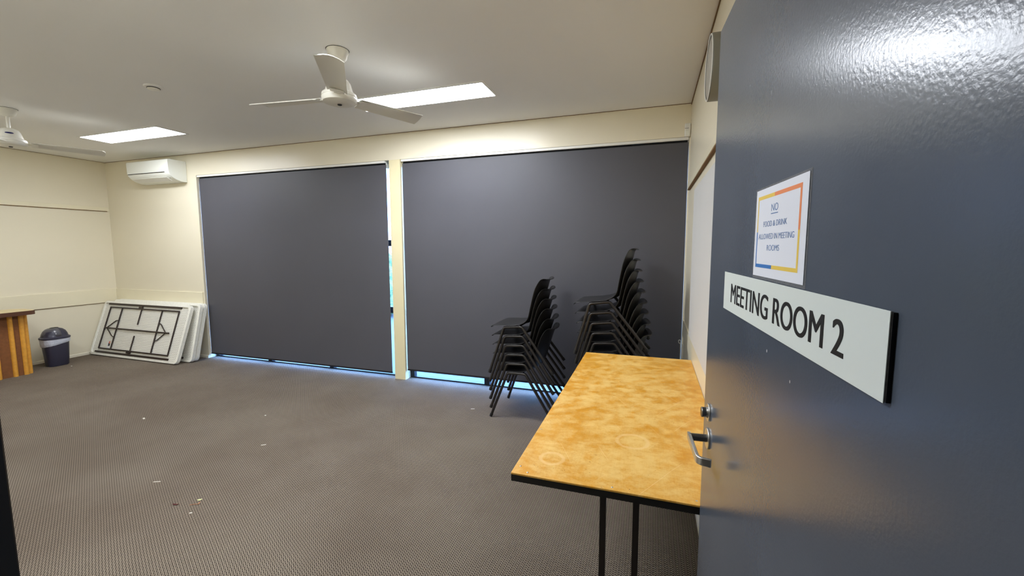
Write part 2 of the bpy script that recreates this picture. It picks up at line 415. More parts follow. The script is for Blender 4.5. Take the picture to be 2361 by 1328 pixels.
# ------------------------------------------------------------------ windows
def window(name, x0, x1, mull, lab):
    ya, yb = YB+.105, YB+.155
    mb = MB(); s = .05
    mb.box((x0, ya, 0), (x1, yb, .014)); mb.box((x0, ya, ZH-.05), (x1, yb, ZH))
    mb.box((x0, ya, .014), (x0+s, yb, ZH-.05)); mb.box((x1-s, ya, .014), (x1, yb, ZH-.05))
    for x in mull: mb.box((x-.03, ya, .014), (x+.03, yb, ZH-.05))
    for z in (1.50, .735):
        xs = [x0+s] + [v for x in mull for v in (x-.03, x+.03)] + [x1-s]
        for k in range(0, len(xs), 2): mb.box((xs[k], ya+.004, z), (xs[k+1], yb-.004, z+.07))
    o = struct(name, mb, alu_m, lab, cat='window')
    xs = [x0+s] + [v for x in mull for v in (x-.03, x+.03)] + [x1-s]
    for k in range(0, len(xs), 2):
        g = MB(); g.box((xs[k], YB+.128, .014), (xs[k+1], YB+.132, ZH-.05)); g.build('pane', glass_m, o, 0)
    return o
window('window_1', XB1, XB2, (-4.70, -3.71), 'dark framed window behind the left blind')
window('window_2', XB3, XB4, (-1.65, -.70), 'dark framed window behind the right blind')

# ------------------------------------------------------------------ outside
mb = MB(); mb.box((-30, YW, -.16), (20, 40, -.06)); o = struct('ground', mb, pave_m, 'grey paving outside the windows', cat='paving')
def hedge(x, y, r, lab):
    mb = MB()
    for k in range(26):
        a = random.uniform(0, 2*PI); q = random.uniform(0, r*.7)
        bmesh.ops.create_icosphere(mb.bm, subdivisions=2, radius=random.uniform(.25, .45)*r,
            matrix=Matrix.Translation((x+q*math.cos(a), y+q*math.sin(a), -.06+random.uniform(.25, 1.7)*r)))
    for v in mb.bm.verts: v.co += Vector((random.uniform(-1, 1), random.uniform(-1, 1), random.uniform(-1, 1)))*.03*r
    lo = min(v.co.z for v in mb.bm.verts)
    for v in mb.bm.verts: v.co.z -= lo + .06
    return tag(mb.build('garden_shrub', hedge_m, smooth=60), lab, 'shrub')
hedge(-5.6, 8.0, .75, 'green shrub glimpsed outside through the slit beside the window post')
mb = MB()
for k in range(17): mb.box((-9.2+k*.30, 10.0, -.06), (-9.2+k*.30+.26, 10.03, 1.15), .004)
mb.box((-9.2, 10.03, .15), (-4.14, 10.07, .25)); mb.box((-9.2, 10.03, .85), (-4.14, 10.07, .95))
tag(mb.build('garden_fence', fence_m, smooth=0), 'low red brown paling fence glimpsed outside behind the shrub', 'fence')

# ------------------------------------------------------------------ roller blinds
def blind(x0, x1, z0, lab, chain_x):
    t = empty('roller_blind', ((x0+x1)/2, YB+.045, 0)); hw = (x1-x0)/2
    mb = MB(); n = 24
    # fabric with the faintest waviness, one sheet 1.5 mm thick
    vs = {}
    for s in (0, 1):
        for i in range(n+1):
            for j, z in enumerate([z0 + (2.385-z0)*k/6 for k in range(7)]):
                x = -hw + 2*hw*i/n; y = -.012 + .0015*s + .0012*math.sin(x*2.3+z)*math.sin(z*1.3)
                vs[s, i, j] = mb.bm.verts.new((x, y, z))
        for i in range(n):
            for j in range(6): mb.bm.faces.new((vs[s, i, j], vs[s, i+1, j], vs[s, i+1, j+1], vs[s, i, j+1]))
    for j in range(6):
        for i in (0, n): mb.bm.faces.new((vs[0, i, j], vs[1, i, j], vs[1, i, j+1], vs[0, i, j+1]))
    for i in range(n):
        for j in (0, 6): mb.bm.faces.new((vs[0, i, j], vs[1, i, j], vs[1, i+1, j], vs[0, i+1, j]))
    mb.build('blind_fabric', blind_m, t, 60)
    mb = MB(); mb.tube([(-hw+.008, .012, 2.384), (hw-.008, .012, 2.384)], .024, 16); mb.build('roller_tube', blindrail_m, t)
    mb = MB(); mb.box((-hw+.001, -.040, ZH-.024), (hw-.001, -.015, ZH-.001), .002); mb.build('head_rail', white_m, t)
    mb = MB(); mb.box((-hw, -.017, z0-.006), (hw, -.004, z0+.012), .003); mb.build('bottom_rail', blindrail_m, t)
    for s in (-1, 1):
        mb = MB(); mb.box((s*(hw-.004)-.0025, -.009, 2.35), (s*(hw-.004)+.0025, .04, ZH-.0005), .001); mb.build('bracket', white_m, t)
    return tag(t, lab, 'roller blind', 'charcoal roller blinds over the windows')
b1 = blind(-5.6575, -2.786, .056, 'left charcoal roller blind, between the leaning white tables and the post', None)
b2 = blind(-2.583, .2725, .108, 'right charcoal roller blind, behind the stacked chairs', None)
# white cord hold-down rods at the right blind
t = empty('cord_tensioner', (XR, 3.90, .40))
mb = MB(); mb.tube([(-.024, 0, -.30), (-.024, 0, .245)], .0035, 8); mb.tube([(-.024, 0, .245), (-.024, 0, .27)], .0035, 8, .0018); mb.build('cord', white_m, t)
mb = MB(); mb.box((-.012, -.006, -.32), (0, .006, .235), .002); mb.build('channel', white_m, t)
mb = MB(); mb.tube(fillet([(-.024, 0, .235), (-.038, 0, .245), (-.042, 0, .265), (-.032, 0, .275), (-.024, 0, .262)], .006), .003, 8); mb.build('hook', white_m, t)
tag(t, 'white blind cord rods with a small hook in the right corner', 'blind cord')

# ------------------------------------------------------------------ ceiling panel lights
def panel(cx, cy, lab, lm=None):
    t = empty('ceiling_light', (cx, cy, ZC))
    L, W_, = .612, .142
    mb = MB()
    mb.box((-L-.022, -W_-.022, -.006), (L+.022, -W_, 0), .001); mb.box((-L-.022, W_, -.006), (L+.022, W_+.022, 0), .001)
    mb.box((-L-.022, -W_, -.006), (-L, W_, 0), .001); mb.box((L, -W_, -.006), (L+.022, W_, 0), .001)
    mb.build('frame', ceil_m, t)
    mb = MB(); mb.box((-L, -W_, -.004), (L, W_, -.001)); mb.build('diffuser', lm or lamp_m, t, 0)
    return tag(t, lab, 'ceiling light', 'flat panel lights in the ceiling')
panel(-1.84, 3.128, 'lit white panel light beside the nearer ceiling fan')
panel(-5.37, 3.128, 'lit white panel light above the wall air conditioner', lamp_dim_m)
panel(-1.84, 1.02, 'lit white panel light overhead, out of view in front of the doorway')
panel(-5.37, 1.02, 'lit white panel light overhead, out of view beyond the left edge', lamp_dim_m)

# ------------------------------------------------------------------ ceiling fans
def blade_mesh():
    mb = MB(); nu, nv = 14, 6; P = {}
    for s in (0, 1):
        for i in range(nu+1):
            t = i/nu; r = .125 + (.612-.125)*t
            wf = .056 + .015*t                          # half width grows to the tip
            for j in range(nv+1):
                q = -1 + 2*j/nv
                rr = r - (.035*(q*.5+.5)**2 if i == nu else 0) * 1.0 - (.012*q*q if i == nu else 0)
                z = .020*(1-q*q)*.6 + q*wf*math.tan(R(10.5)) - .004*s
                P[s, i, j] = mb.bm.verts.new((rr, -q*wf, z - .008))
        for i in range(nu):
            for j in range(nv): mb.bm.faces.new((P[s, i, j], P[s, i+1, j], P[s, i+1, j+1], P[s, i, j+1]))
    for i in range(nu):
        for j in (0, nv): mb.bm.faces.new((P[0, i, j], P[1, i, j], P[1, i+1, j], P[0, i+1, j]))
    for j in range(nv):
        for i in (0, nu): mb.bm.faces.new((P[0, i, j], P[1, i, j], P[1, i, j+1], P[0, i, j+1]))
    return mb
def make_fan(cx, cy, lab, a0=186):
    t = empty('ceiling_fan', (cx, cy, ZC))
    MB().lathe([(0, 0), (.064, 0), (.066, -.004), (.062, -.016), (.052, -.050), (.040, -.062), (.024, -.068), (0, -.068)], n=36).build('canopy', fan_m, t)
    MB().lathe([(.0655, -.0003), (.0685, -.0012), (.0655, -.0022)], n=36).build('canopy_gasket', dark_m, t)
    MB().lathe([(.0125, -.066), (.0125, -.175)], n=16).build('downrod', fan_m, t)
    MB().lathe([(.0125, -.165), (.034, -.170), (.055, -.180), (.068, -.198), (.080, -.240), (.084, -.252), (0, -.252)], n=36).build('motor_housing', fan_m, t)
    h = MB().lathe([(0, -.2535), (.088, -.2535), (.101, -.264), (.104, -.280), (.1015, -.283), (.104, -.286), (.1035, -.302), (.097, -.312), (.078, -.319), (.030, -.323), (0, -.323)], n=40).build('hub', fan_m, t)
    MB().lathe([(.0, -.3225), (.013, -.3225), (.013, -.328), (.009, -.330), (0, -.330)], c=(0, 0, 0), n=16).build('hub_cap', dark_m, h)
    # badge on the camera side of the housing
    mb = MB(); ang = math.atan2(-cy, -cx)
    M = Matrix.Rotation(ang, 4, 'Z')
    n = 10; top = []; bot = []
    for k in range(n+1):
        a = -.36 + .72*k/n; e = .006*math.sqrt(max(0, 1-((k/n-.5)*2)**2))+.0008
        for lst, zz in ((top, -.217+e), (bot, -.217-e)):
            rr = .068 + (.080-.068)*((-.198-zz)/.042) + .0015
            lst.append(mb.bm.verts.new(M @ Vector((rr*math.cos(a), rr*math.sin(a), zz))))
    for k in range(n): mb.bm.faces.new((top[k], top[k+1], bot[k+1], bot[k]))
    mb.build('badge', navy_m, h.parent, 60)
    for k in range(3):
        a = R(a0 + 120*k)
        b = blade_mesh().build('blade', fan_m, t, 50); b.matrix_local = Matrix.Translation((0, 0, -.280)) @ Matrix.Rotation(a, 4, 'Z')
        mb = MB(); mb.box((.100, -.020, -.004), (.145, .020, .002), .002); mb.box((.122, -.040, -.006), (.165, .040, -.001), .002)
        br = mb.build('blade_arm', fan_m, b); br.matrix_local = Matrix.Rotation(R(-9.5), 4, 'X') @ Matrix.Translation((0, 0, -.008))
    return tag(t, lab, 'ceiling fan', 'white three blade ceiling fans')
make_fan(-1.878, 2.236, 'white three blade ceiling fan in the middle, nearest the camera')
make_fan(-5.38, 2.20, 'white ceiling fan cut off by the left edge of view')

# smoke detector
t = empty('smoke_detector', (-3.605, 2.268, ZC))
MB().lathe([(0, 0), (.058, 0), (.060, -.004), (.056, -.010), (.050, -.012), (0, -.012)], n=36).build('base', ceil_m, t)
MB().lathe([(.036, -.010), (.040, -.014), (.036, -.024), (.020, -.028), (0, -.028)], n=30).build('sensor', fan_m, t)
mb = MB(); mb.lathe([(.0405, -.0125), (.042, -.015), (.0395, -.018)], n=30); mb.build('vent_ring', dark_m, t)
tag(t, 'small round smoke detector on the ceiling between the fans', 'smoke detector')

# ------------------------------------------------------------------ wall air conditioner
t = empty('air_conditioner', (-6.215, YB, 2.34)); hw = .392
prof = [(0, 0), (-.075, .002), (-.135, .020), (-.185, .050), (-.218, .085), (-.228, .12), (-.232, .245), (-.226, .262), (-.205, .268), (0, .268)]
mb = MB(); mb.prism(prof, 'X', -hw, hw); o = mb.build('casing', ac_m, t, 28)
bv = o.modifiers.new('bevel', 'BEVEL'); bv.width = .006; bv.segments = 3; bv.limit_method = 'ANGLE'; bv.angle_limit = R(40)
mb = MB(); mb.box((-hw+.02, -.2325, .103), (hw-.07, -.222, .109)); mb.build('front_slot', dark_m, t, 0)
mb = MB(); d = Vector((0, -.050, .030)).normalized(); nrm = Vector((0, d.z, -d.y)) * -1
mb.prism([(-.128, .0145), (-.190, .0505), (-.1935, .0468), (-.130, .0095)], 'X', -hw+.05, hw-.09); v = mb.build('louvre', white_m, t)
mb = MB(); mb.box((-hw+.04, -.128, .0115), (hw-.10, -.122, .016)); mb.box((hw-.075, -.170, .036), (hw-.055, -.150, .040)); mb.build('louvre_gap', greyd_m, t, 0)
tag(t, 'white wall mounted split air conditioner beside the left blind', 'air conditioner')

# motion sensor
t = empty('motion_sensor', (XR-.028, YB, 2.475))
mb = MB(); mb.box((-.022, -.030, -.055), (.024, 0, .055), .006, seg=3); mb.build('case', white_m, t)
mb = MB(); mb.box((-.018, -.035, -.045), (.018, -.028, -.005), .003); mb.build('lens', ac_m, t)
mb = MB(); mb.box((-.0226, -.0305, .012), (.010, -.0285, .015)); mb.build('seam', dark_m, t, 0)
tag(t, 'small white motion sensor high in the right corner', 'motion sensor')

# round grey drum on right wall
t = empty('wall_speaker', (XR, 1.96, 2.215))
MB().lathe([(.127, 0), (.127, -.082), (.123, -.086), (.117, -.086), (.115, -.082), (0, -.082)], n=56, axis='X').build('drum', greyd_m, t)
MB().lathe([(0, -.0845), (.108, -.0845), (.113, -.0825)], n=56, axis='X').build('grille', grey_m, t)
MB().lathe([(.1215, -.0861), (.1235, -.0873), (.1255, -.0855)], n=56, axis='X').build('rim', white_m, t)
tag(t, 'round grey drum shaped fitting high on the right wall, half hidden by the door', 'wall fitting')

# pinboard on right wall
mb = MB(); mb.box((XR-.0165, 1.45, .85), (XR-.0005, 3.24, 1.885), .002); tag(mb.build('pinboard', board_m, smooth=30), 'pale grey pinboard on the right wall above the wooden table', 'pinboard')

# ------------------------------------------------------------------ open door, its furniture and signs
ANG = .066335
DL = .968
door = MB()
door.box((0, -DL, .008), (.038, 0, 2.04), .0015)
dr = struct('door_1', door, door_m, 'slate blue gloss door standing open on the right', smooth=30, cat='door')
dr.location = (.15166, 1.2513, 0); dr.rotation_euler = (0, 0, ANG)
# handle furniture, in door coordinates: -x is out of the face, -y runs to the hinge
sp, sz = -.070, .980
hd = MB(); hd.lathe([(0, -.0045), (.0265, -.0045), (.0275, -.003), (.0275, 0)], c=(0, sp, sz), n=36, axis='X'); hdo = hd.build('lever_handle', satin_m, dr)
mb = MB(); mb.lathe([(.0098, -.004), (.0098, -.047)], c=(0, sp, sz), n=18, axis='X'); mb.build('spindle', satind_m, hdo)
mb = MB()
path = fillet([(-.047, sp+.011, sz), (-.047, sp-.128, sz-.001), (-.019, sp-.138, sz-.001)], .014, 6)
hh, tt = .0095, .0042; prev = None
for i, p in enumerate(path):
    d = (path[min(i+1, len(path)-1)] - path[max(i-1, 0)]).normalized(); n_ = Vector((-d.y, d.x, 0))
    ring = [mb.bm.verts.new(p + n_*a*tt + Vector((0, 0, b*hh))) for a, b in ((-1, -1), (1, -1), (1, 1), (-1, 1))]
    if prev:
        for k in range(4): mb.bm.faces.new((prev[k], prev[(k+1) % 4], ring[(k+1) % 4], ring[k]))
    else: mb.bm.faces.new(ring)
    prev = ring
mb.bm.faces.new(prev)
lv = mb.build('lever', satin_m, hdo, 30); bv = lv.modifiers.new('bevel', 'BEVEL'); bv.width = .0015; bv.segments = 2; bv.limit_method = 'ANGLE'
kn = MB(); kn.lathe([(0, -.0045), (.0225, -.0045), (.0235, -.003), (.0235, 0)], c=(0, -.066, 1.050), n=36, axis='X'); kno = kn.build('snib_rose', satin_m, dr)
mb = MB(); mb.lathe([(.0150, -.004), (.0125, -.008), (.0135, -.018), (.0125, -.0195), (0, -.0195)], c=(0, -.066, 1.050), n=24, axis='X'); mb.build('turn_knob', satind_m, kno)
for z in (.25, 1.02, 1.80):
    mb = MB(); mb.tube([(-.007, -DL-.004, z-.05), (-.007, -DL-.004, z+.05)], .006, 12); mb.build('hinge', satind_m, dr)

def text_mesh(txt, size, M, m, name, parent, width=None, offset=0.0, depth=.0006, shear=0, bold=0, words=1):
    cu = bpy.data.curves.new(name, 'FONT'); cu.body = txt; cu.size = size; cu.offset = offset; cu.extrude = depth; cu.shear = shear
    o = bpy.data.objects.new(name, cu); C.objects.link(o)
    dg = bpy.context.evaluated_depsgraph_get(); me = bpy.data.meshes.new_from_object(o.evaluated_get(dg))
    bpy.data.objects.remove(o); bpy.data.curves.remove(cu)
    x0 = min(v.co.x for v in me.vertices); x1 = max(v.co.x for v in me.vertices)
    y0 = min(v.co.y for v in me.vertices); y1 = max(v.co.y for v in me.vertices)
    for v in me.vertices:
        if width: v.co.x = (v.co.x-x0)/(x1-x0)*width[0]
        else: v.co.x -= x0
        if width and width[1]: v.co.y = (v.co.y-y0)/(y1-y0)*width[1]
        else: v.co.y -= y0
    if bold:      # heavier strokes: the outline laid twice, a hair apart
        bmb = bmesh.new(); bmb.from_mesh(me); nv = bmb.verts[:]
        d = bmesh.ops.duplicate(bmb, geom=bmb.verts[:] + bmb.edges[:] + bmb.faces[:])
        for g_ in d['geom']:
            if isinstance(g_, bmesh.types.BMVert): g_.co.x += bold*2; g_.co.z += .00002
        d = bmesh.ops.duplicate(bmb, geom=nv + list({e for v in nv for e in v.link_edges}) + list({f for v in nv for f in v.link_faces}))
        for g_ in d['geom']:
            if isinstance(g_, bmesh.types.BMVert): g_.co.x += bold; g_.co.z -= .00002
        bmb.to_mesh(me); bmb.free()
    if words > 1:
        bmb = bmesh.new(); bmb.from_mesh(me); xs = sorted(((min(v.co.x for v in f.verts), max(v.co.x for v in f.verts)) for f in bmb.faces))
        gaps = []; hi = xs[0][1]
        for a_, b_ in xs:
            if a_ > hi: gaps.append((a_-hi, (a_+hi)/2))
            hi = max(hi, b_)
        cuts = sorted(c for _, c in sorted(gaps)[-(words-1):]); bmb.free(); out = []
        for k in range(words):
            lo_, hi_ = (cuts[k-1] if k else -9), (cuts[k] if k < words-1 else 9)
            bk = bmesh.new(); bk.from_mesh(me)
            bmesh.ops.delete(bk, geom=[v for v in bk.verts if not lo_ < v.co.x < hi_], context='VERTS')
            mk = bpy.data.meshes.new(name); bk.to_mesh(mk); bk.free(); mk.transform(M); mk.materials.clear(); mk.materials.append(m)
            o = bpy.data.objects.new(name, mk); C.objects.link(o); o.parent = parent; out.append(o)
        return out
    me.transform(M); me.materials.clear(); me.materials.append(m)
    o = bpy.data.objects.new(name, me); C.objects.link(o)
    if parent: o.parent = parent
    return o
# sign frame: local +x reads left to right = toward the hinge, +z up, -y out of the sign
def on_door(s, z, out):
    """object matrix with local x along the door toward the hinge, local z up, local -y out of the face"""
    Md = Matrix.Translation((.15166, 1.2513, 0)) @ Matrix.Rotation(ANG, 4, 'Z')
    L = Matrix(((0, 1, 0, -out), (-1, 0, 0, -s), (0, 0, 1, z), (0, 0, 0, 1)))
    return Md @ L
FACE = Matrix(((1, 0, 0, 0), (0, 0, -1, 0), (0, 1, 0, 0), (0, 0, 0, 1)))   # text xy -> sign xz, facing -y
sg = empty('door_sign'); sg.matrix_world = on_door(.190, 1.3485, 0)
mb = MB(); mb.box((0, -.0050, 0), (.613, -.0036, .0835), .0004); mb.build('sign_plate', sign_m, sg)
mb = MB(); mb.box((.001, -.0036, .001), (.6145, 0, .0825)); mb.build('backing', foam_m, sg)
text_mesh('MEETING ROOM 2', .05, Matrix.Translation((.064, -.0053, .0210)) @ FACE, black_m, 'lettering', sg, (.4745, .0405), depth=.0003, bold=.0008, words=3)
tag(sg, 'long white MEETING ROOM 2 sign fixed across the door', 'sign')

pp = empty('paper_notice'); pp.matrix_world = on_door(.381, 1.4325, 0)
def quad(mb, x0, z0, x1, z1, y, th=.0002): mb.box((x0, y-th, z0), (x1, y, z1))
mb = MB(); mb.box((0, -.0006, 0), (.231, 0, .157)); mb.build('laminate', lam_m, pp, 0)
mb = MB(); mb.box((.007, -.0014, .005), (.226, -.0008, .1535)); mb.build('sheet', paper_m, pp, 0)
yb_ = -.0014
mb = MB(); quad(mb, .0185, .136, .099, .142, yb_); quad(mb, .0185, .081, .0225, .136, yb_); mb.build('yellow_border', yel_m, pp, 0)
mb = MB(); quad(mb, .101, .020, .2055, .026, yb_); quad(mb, .1995, .026, .2055, .079, yb_); mb.build('yellow_border', yel_m, pp, 0)
mb = MB(); quad(mb, .099, .136, .2055, .142, yb_); quad(mb, .1995, .079, .2055, .136, yb_); mb.build('orange_border', org_m, pp, 0)
mb = MB(); quad(mb, .0185, .020, .101, .026, yb_); quad(mb, .0185, .026, .0225, .081, yb_); mb.build('blue_border', blu_m, pp, 0)
for txt, x, z, wd, ht in (('NO', .087, .1130, .030, .0115), ('FOOD & DRINK', .052, .0890, .105, .0090), ('ALLOWED IN MEETING', .030, .0685, .157, .0090), ('ROOMS', .075, .0495, .056, .0092)):
    text_mesh(txt, .012, Matrix.Translation((x, yb_-.0002, z)) @ FACE, ink_m, 'printed_words', pp, (wd, ht), offset=-.00012, depth=.0001, shear=.0)
mb = MB(); quad(mb, .086, .1085, .117, .1098, yb_); mb.build('underline', ink_m, pp, 0)
tag(pp, 'laminated NO FOOD & DRINK notice with coloured border, above the long sign', 'notice')

# ------------------------------------------------------------------ wooden table
TX0, TX1, TY0, TY1, TZ = -.438, .2725, 1.295, 3.03, .72
cxT, cyT = (TX0+TX1)/2, (TY0+TY1)/2
t = empty('wooden_table', (cxT, cyT, 0)); hx, hy = (TX1-TX0)/2, (TY1-TY0)/2
mb = MB(); mb.box((-hx, -hy, TZ-.007), (hx, hy, TZ), .0018); mb.build('tabletop', tabletop_m, t)
mb = MB()
mb.box((-hx+.001, -hy+.001, TZ-.030), (hx-.001, -hy+.022, TZ-.007)); mb.box((-hx+.001, hy-.022, TZ-.030), (hx-.001, hy-.001, TZ-.007))
mb.box((-hx+.001, -hy+.022, TZ-.030), (-hx+.022, hy-.022, TZ-.007)); mb.box((hx-.022, -hy+.022, TZ-.030), (hx-.001, hy-.022, TZ-.007))
mb.build('edge_frame', plinth_m, t, 0)
mb = MB(); mb.box((-hx+.022, -hy+.022, TZ-.012), (hx-.022, hy-.022, TZ-.0071)); mb.build('underside', tleg_m, t, 0)
for s in (-1, 1):
    yy = s*(hy-.035)
    for x in (-.0515+.005, .0515+.006):
        mb = MB(); mb.box((x-.010, yy-.010, .026), (x+.010, yy+.010, TZ-.030), .0015); mb.build('leg', tleg_m, t)
    mb = MB(); mb.box((-.27, yy-.012, .0), (.27, yy+.012, .026), .003); mb.build('foot_bar', tleg_m, t)
    mb = MB(); mb.box((-.27, yy-.012, TZ-.030), (.27, yy+.012, TZ-.0125), .001); mb.build('top_bar', tleg_m, t)
for (x, y) in ((-.418, 1.345), (-.383, 1.312), (-.10, 1.312), (.15, 1.318), (-.425, 1.66), (-.425, 1.99), (-.425, 2.55), (-.38, 3.01)):
    mb = MB(); mb.lathe([(0, TZ+.0007), (.0028, TZ+.0005), (.0036, TZ)], c=(x-cxT, y-cyT, 0), n=12); mb.build('screw', satin_m, t)
tag(t, 'worn honey coloured plywood table with black edge, against the right wall', 'table')

# ------------------------------------------------------------------ stacking chairs
def lerp(a, b, t): return a + (b-a)*t
SEAT = [  # x, z, halfwidth, edge forward/up curl
    (-.128, .396, .188, .000), (-.124, .408, .198, -.001), (-.110, .416, .206, -.002), (-.07, .419, .211, -.003), (-.01, .417, .213, -.003), (.05, .414, .213, -.001),
    (.11, .411, .213, .004), (.165, .412, .212, .014), (.21, .422, .209, .028), (.245, .442, .206, .042), (.268, .472, .203, .052), (.285, .507, .200, .058),
    (.300, .553, .199, .060), (.313, .600, .199, .060), (.326, .645, .199, .060), (.338, .688, .199, .058), (.350, .724, .198, .054), (.359, .752, .192, .047),
    (.366, .774, .182, .040), (.374, .787, .168, .033), (.385, .793, .160, .028), (.396, .791, .156, .025), (.402, .785, .154, .023)]
def shell():
    mb = MB(); nu = 14; G = []
    n = len(SEAT)
    for i, (x, z, hw_, cu) in enumerate(SEAT):
        a = SEAT[max(i-1, 0)]; b = SEAT[min(i+1, n-1)]
        tx, tz = b[0]-a[0], b[1]-a[1]; L = math.hypot(tx, tz); nx, nz = -tz/L, tx/L     # upward/forward normal
        if i >= n-4: nx, nz = -.94, .34
        row = []
        for j in range(nu+1):
            q = -1 + 2*j/nu
            k = cu*abs(q)**2.2
            row.append(mb.bm.verts.new((x + nx*k, q*hw_, z + nz*k)))
        G.append(row)
    for i in range(n-1):
        for j in range(nu): mb.bm.faces.new((G[i][j], G[i][j+1], G[i+1][j+1], G[i+1][j]))
    return mb
def make_chair(lab):
    t = empty('stacking_chair')
    sh = shell().build('seat_shell', chair_m, t, 70)
    so = sh.modifiers.new('thick', 'SOLIDIFY'); so.thickness = .005; so.offset = 0
    ss = sh.modifiers.new('smooth', 'SUBSURF'); ss.levels = 1; ss.render_levels = 1
    r = .0122
    for s in (-1, 1):
        yt, yf = s*.200, s*.236
        A = Vector((-.143, yf, .012)); Bp = Vector((.0, yt, .398)); Cp = Vector((.160, yt, .402)); Dp = Vector((.418, yf, .012))
        u1 = (A-Bp).normalized(); u2 = (Dp-Cp).normalized()
        B1 = Bp + u1*.045; C1 = Cp + u2*.045
        pts = [B1] + fillet([B1, Bp, Cp, C1], .042, 7)[1:-1] + [C1]
        MB().tube(pts, r, 12).build('side_rail', steel_m, t)
        for a, b in ((B1, A), (C1, Dp)):
            lg = MB().tube([a, a*.5+b*.5, b], r, 12).build('leg', steel_m, t)
            d = (b-a).normalized()
            MB().tube([b-d*.02, b+d*.006], r+.0022, 12, r+.001).build('foot_cap', cap_m, lg)
    for x in (.030, .135):
        MB().tube(fillet([(x, -.200, .400), (x, -.17, .404), (x, .17, .404), (x, .200, .400)], .02), .0075, 10).build('cross_bar', steel_m, t)
    return tag(t, lab, 'chair')
proto = make_chair('x'); first = [True]
def stack(fx, cy, n, dx, tilt, group, labf, jit):
    for k in range(n):
        o = proto if first[0] else copy_tree(proto); first[0] = False
        th = -R(tilt)*k
        tx = fx + dx*k + jit[k % len(jit)]; tz = .409 + .0800*k
        # keep the frame's front bend on the target point
        lx, lz = 0, .409
        rx, rz = lx*math.cos(th) + lz*math.sin(th), -lx*math.sin(th) + lz*math.cos(th)
        o.location = (tx-rx, cy, tz-rz); o.rotation_euler = (0, th, 0)
        tag(o, labf(k, n), 'chair', group)
ORD = ['lowest', 'second lowest', 'third from the floor', 'fourth from the floor', 'fifth from the floor', 'sixth from the floor', 'seventh from the floor', 'second from the top', 'topmost']
def lab1(k, n): return 'black plastic stacking chair, ' + ('topmost' if k == n-1 else 'second from the top' if k == n-2 else ORD[k]) + ' of the shorter left stack'
def lab2(k, n): return 'black plastic stacking chair, ' + ORD[k] + ' of the taller stack behind the wooden table'
stack(-1.163, 3.56, 6, -.006, .65, 'black chairs in the shorter stack', lab1, [0, .002, -.001, .001, .0, -.002])
stack(-.383, 3.53, 9, -.010, .70, 'black chairs in the taller stack', lab2, [0, .001, -.002, .002, 0, -.001, .001, 0, 0])

# ------------------------------------------------------------------ folding tables leaning in the far corner
def folding_table(lab):
    L, Wd, T = 1.75, .76, .048
    t = empty('folding_table')
    mb = MB(); mb.prism(rrect(-L/2, 0, L/2, Wd, .055, 6), 'Y', .022, T); sl = mb.build('tabletop', plastic_m, t, 30)
    b = sl.modifiers.new('bevel', 'BEVEL'); b.width = .008; b.segments = 3; b.limit_method = 'ANGLE'; b.angle_limit = R(50)
    # rim around the underside
    mb = MB(); o_ = rrect(-L/2, 0, L/2, Wd, .055, 6); i_ = rrect(-L/2+.028, .028, L/2-.028, Wd-.028, .035, 6); n = len(o_)
    V = [[mb.bm.verts.new((p[0], y, p[1])) for p in q] for q, y in ((o_, .0225), (o_, .003), (i_, .0), (i_, .0225))]
    for a in range(3):
        for k in range(n): mb.bm.faces.new((V[a][k], V[a][(k+1) % n], V[a+1][(k+1) % n], V[a+1][k]))
    mb.build('rim', plastic_m, t, 40)
    mb = MB(); mb.prism(rrect(-L/2+.027, .027, L/2-.027, Wd-.027, .035, 6), 'Y', .0165, .0218); mb.build('underside', dimple_m, t, 30)
    def P(u, v): return Vector((-L/2 + u*L, .006, v*Wd))
    for v in (.945, .060):
        mb = MB(); mb.box(P(.055, v) + Vector((0, -.004, -.012)), P(.90, v) + Vector((0, .010, .012)), .003); mb.build('side_rail', frame_m, t)
    for v in (.885, .125):
        mb = MB(); mb.tube([P(.09, v), P(.885, v)], .0095, 10); mb.build('leg_tube', frame_m, t)
    for u in (.09, .235, .70, .885):
        mb = MB(); mb.tube([P(u, .12), P(u, .895)], .0085, 10); mb.build('leg', frame_m, t)
    mb = MB(); mb.tube([P(.465, .07), P(.465, .40)], .008, 10); mb.tube([P(.465, .60), P(.465, .93)], .008, 10); mb.build('centre_stay', frame_m, t)
    mb = MB(); mb.tube([P(.10, .5) + Vector((0, -.006, 0)), P(.84, .5) + Vector((0, -.006, 0))], .0095, 10); mb.build('centre_bar', frame_m, t)
    for u, u2 in ((.115, .235), (.80, .70)):
        for s in (-1, 1):
            um = u + (u2-u)*.75
            mb = MB(); mb.tube(fillet([P(u, .5), P(um, .5+s*.145), P(u2, .5+s*.155)], .03), .006, 8); mb.build('folding_brace', frame_m, t)
    for v in (.905, .10):
        mb = MB(); mb.box(P(.44, v) + Vector((-.02, -.008, -.014)), P(.44, v) + Vector((.06, .006, .014)), .003); mb.build('latch', frame_m, t)
    return t, L, Wd
ft, L, Wd = folding_table('x')
def place_ft(o, cx, y, tilt, lab):
    o.location = (cx, y, .0); o.rotation_euler = (R(-tilt), 0, 0); tag(o, lab, 'folding table', 'white folding tables leaning in the far corner')
f2 = copy_tree(ft); f3 = copy_tree(ft)
place_ft(ft, -6.563, 3.575, 18.6, 'white folding table leaning in the corner, frontmost with its dark frame showing')
place_ft(f2, -6.485, 3.708, 13.3, 'white folding table leaning in the corner, the middle one')
place_ft(f3, -6.485, 3.762, 13.3, 'white folding table leaning in the corner, rearmost against the wall')
for o, tl in ((ft, 18.6), (f2, 13.3), (f3, 13.3)): o.location.z = .048*math.sin(R(tl))
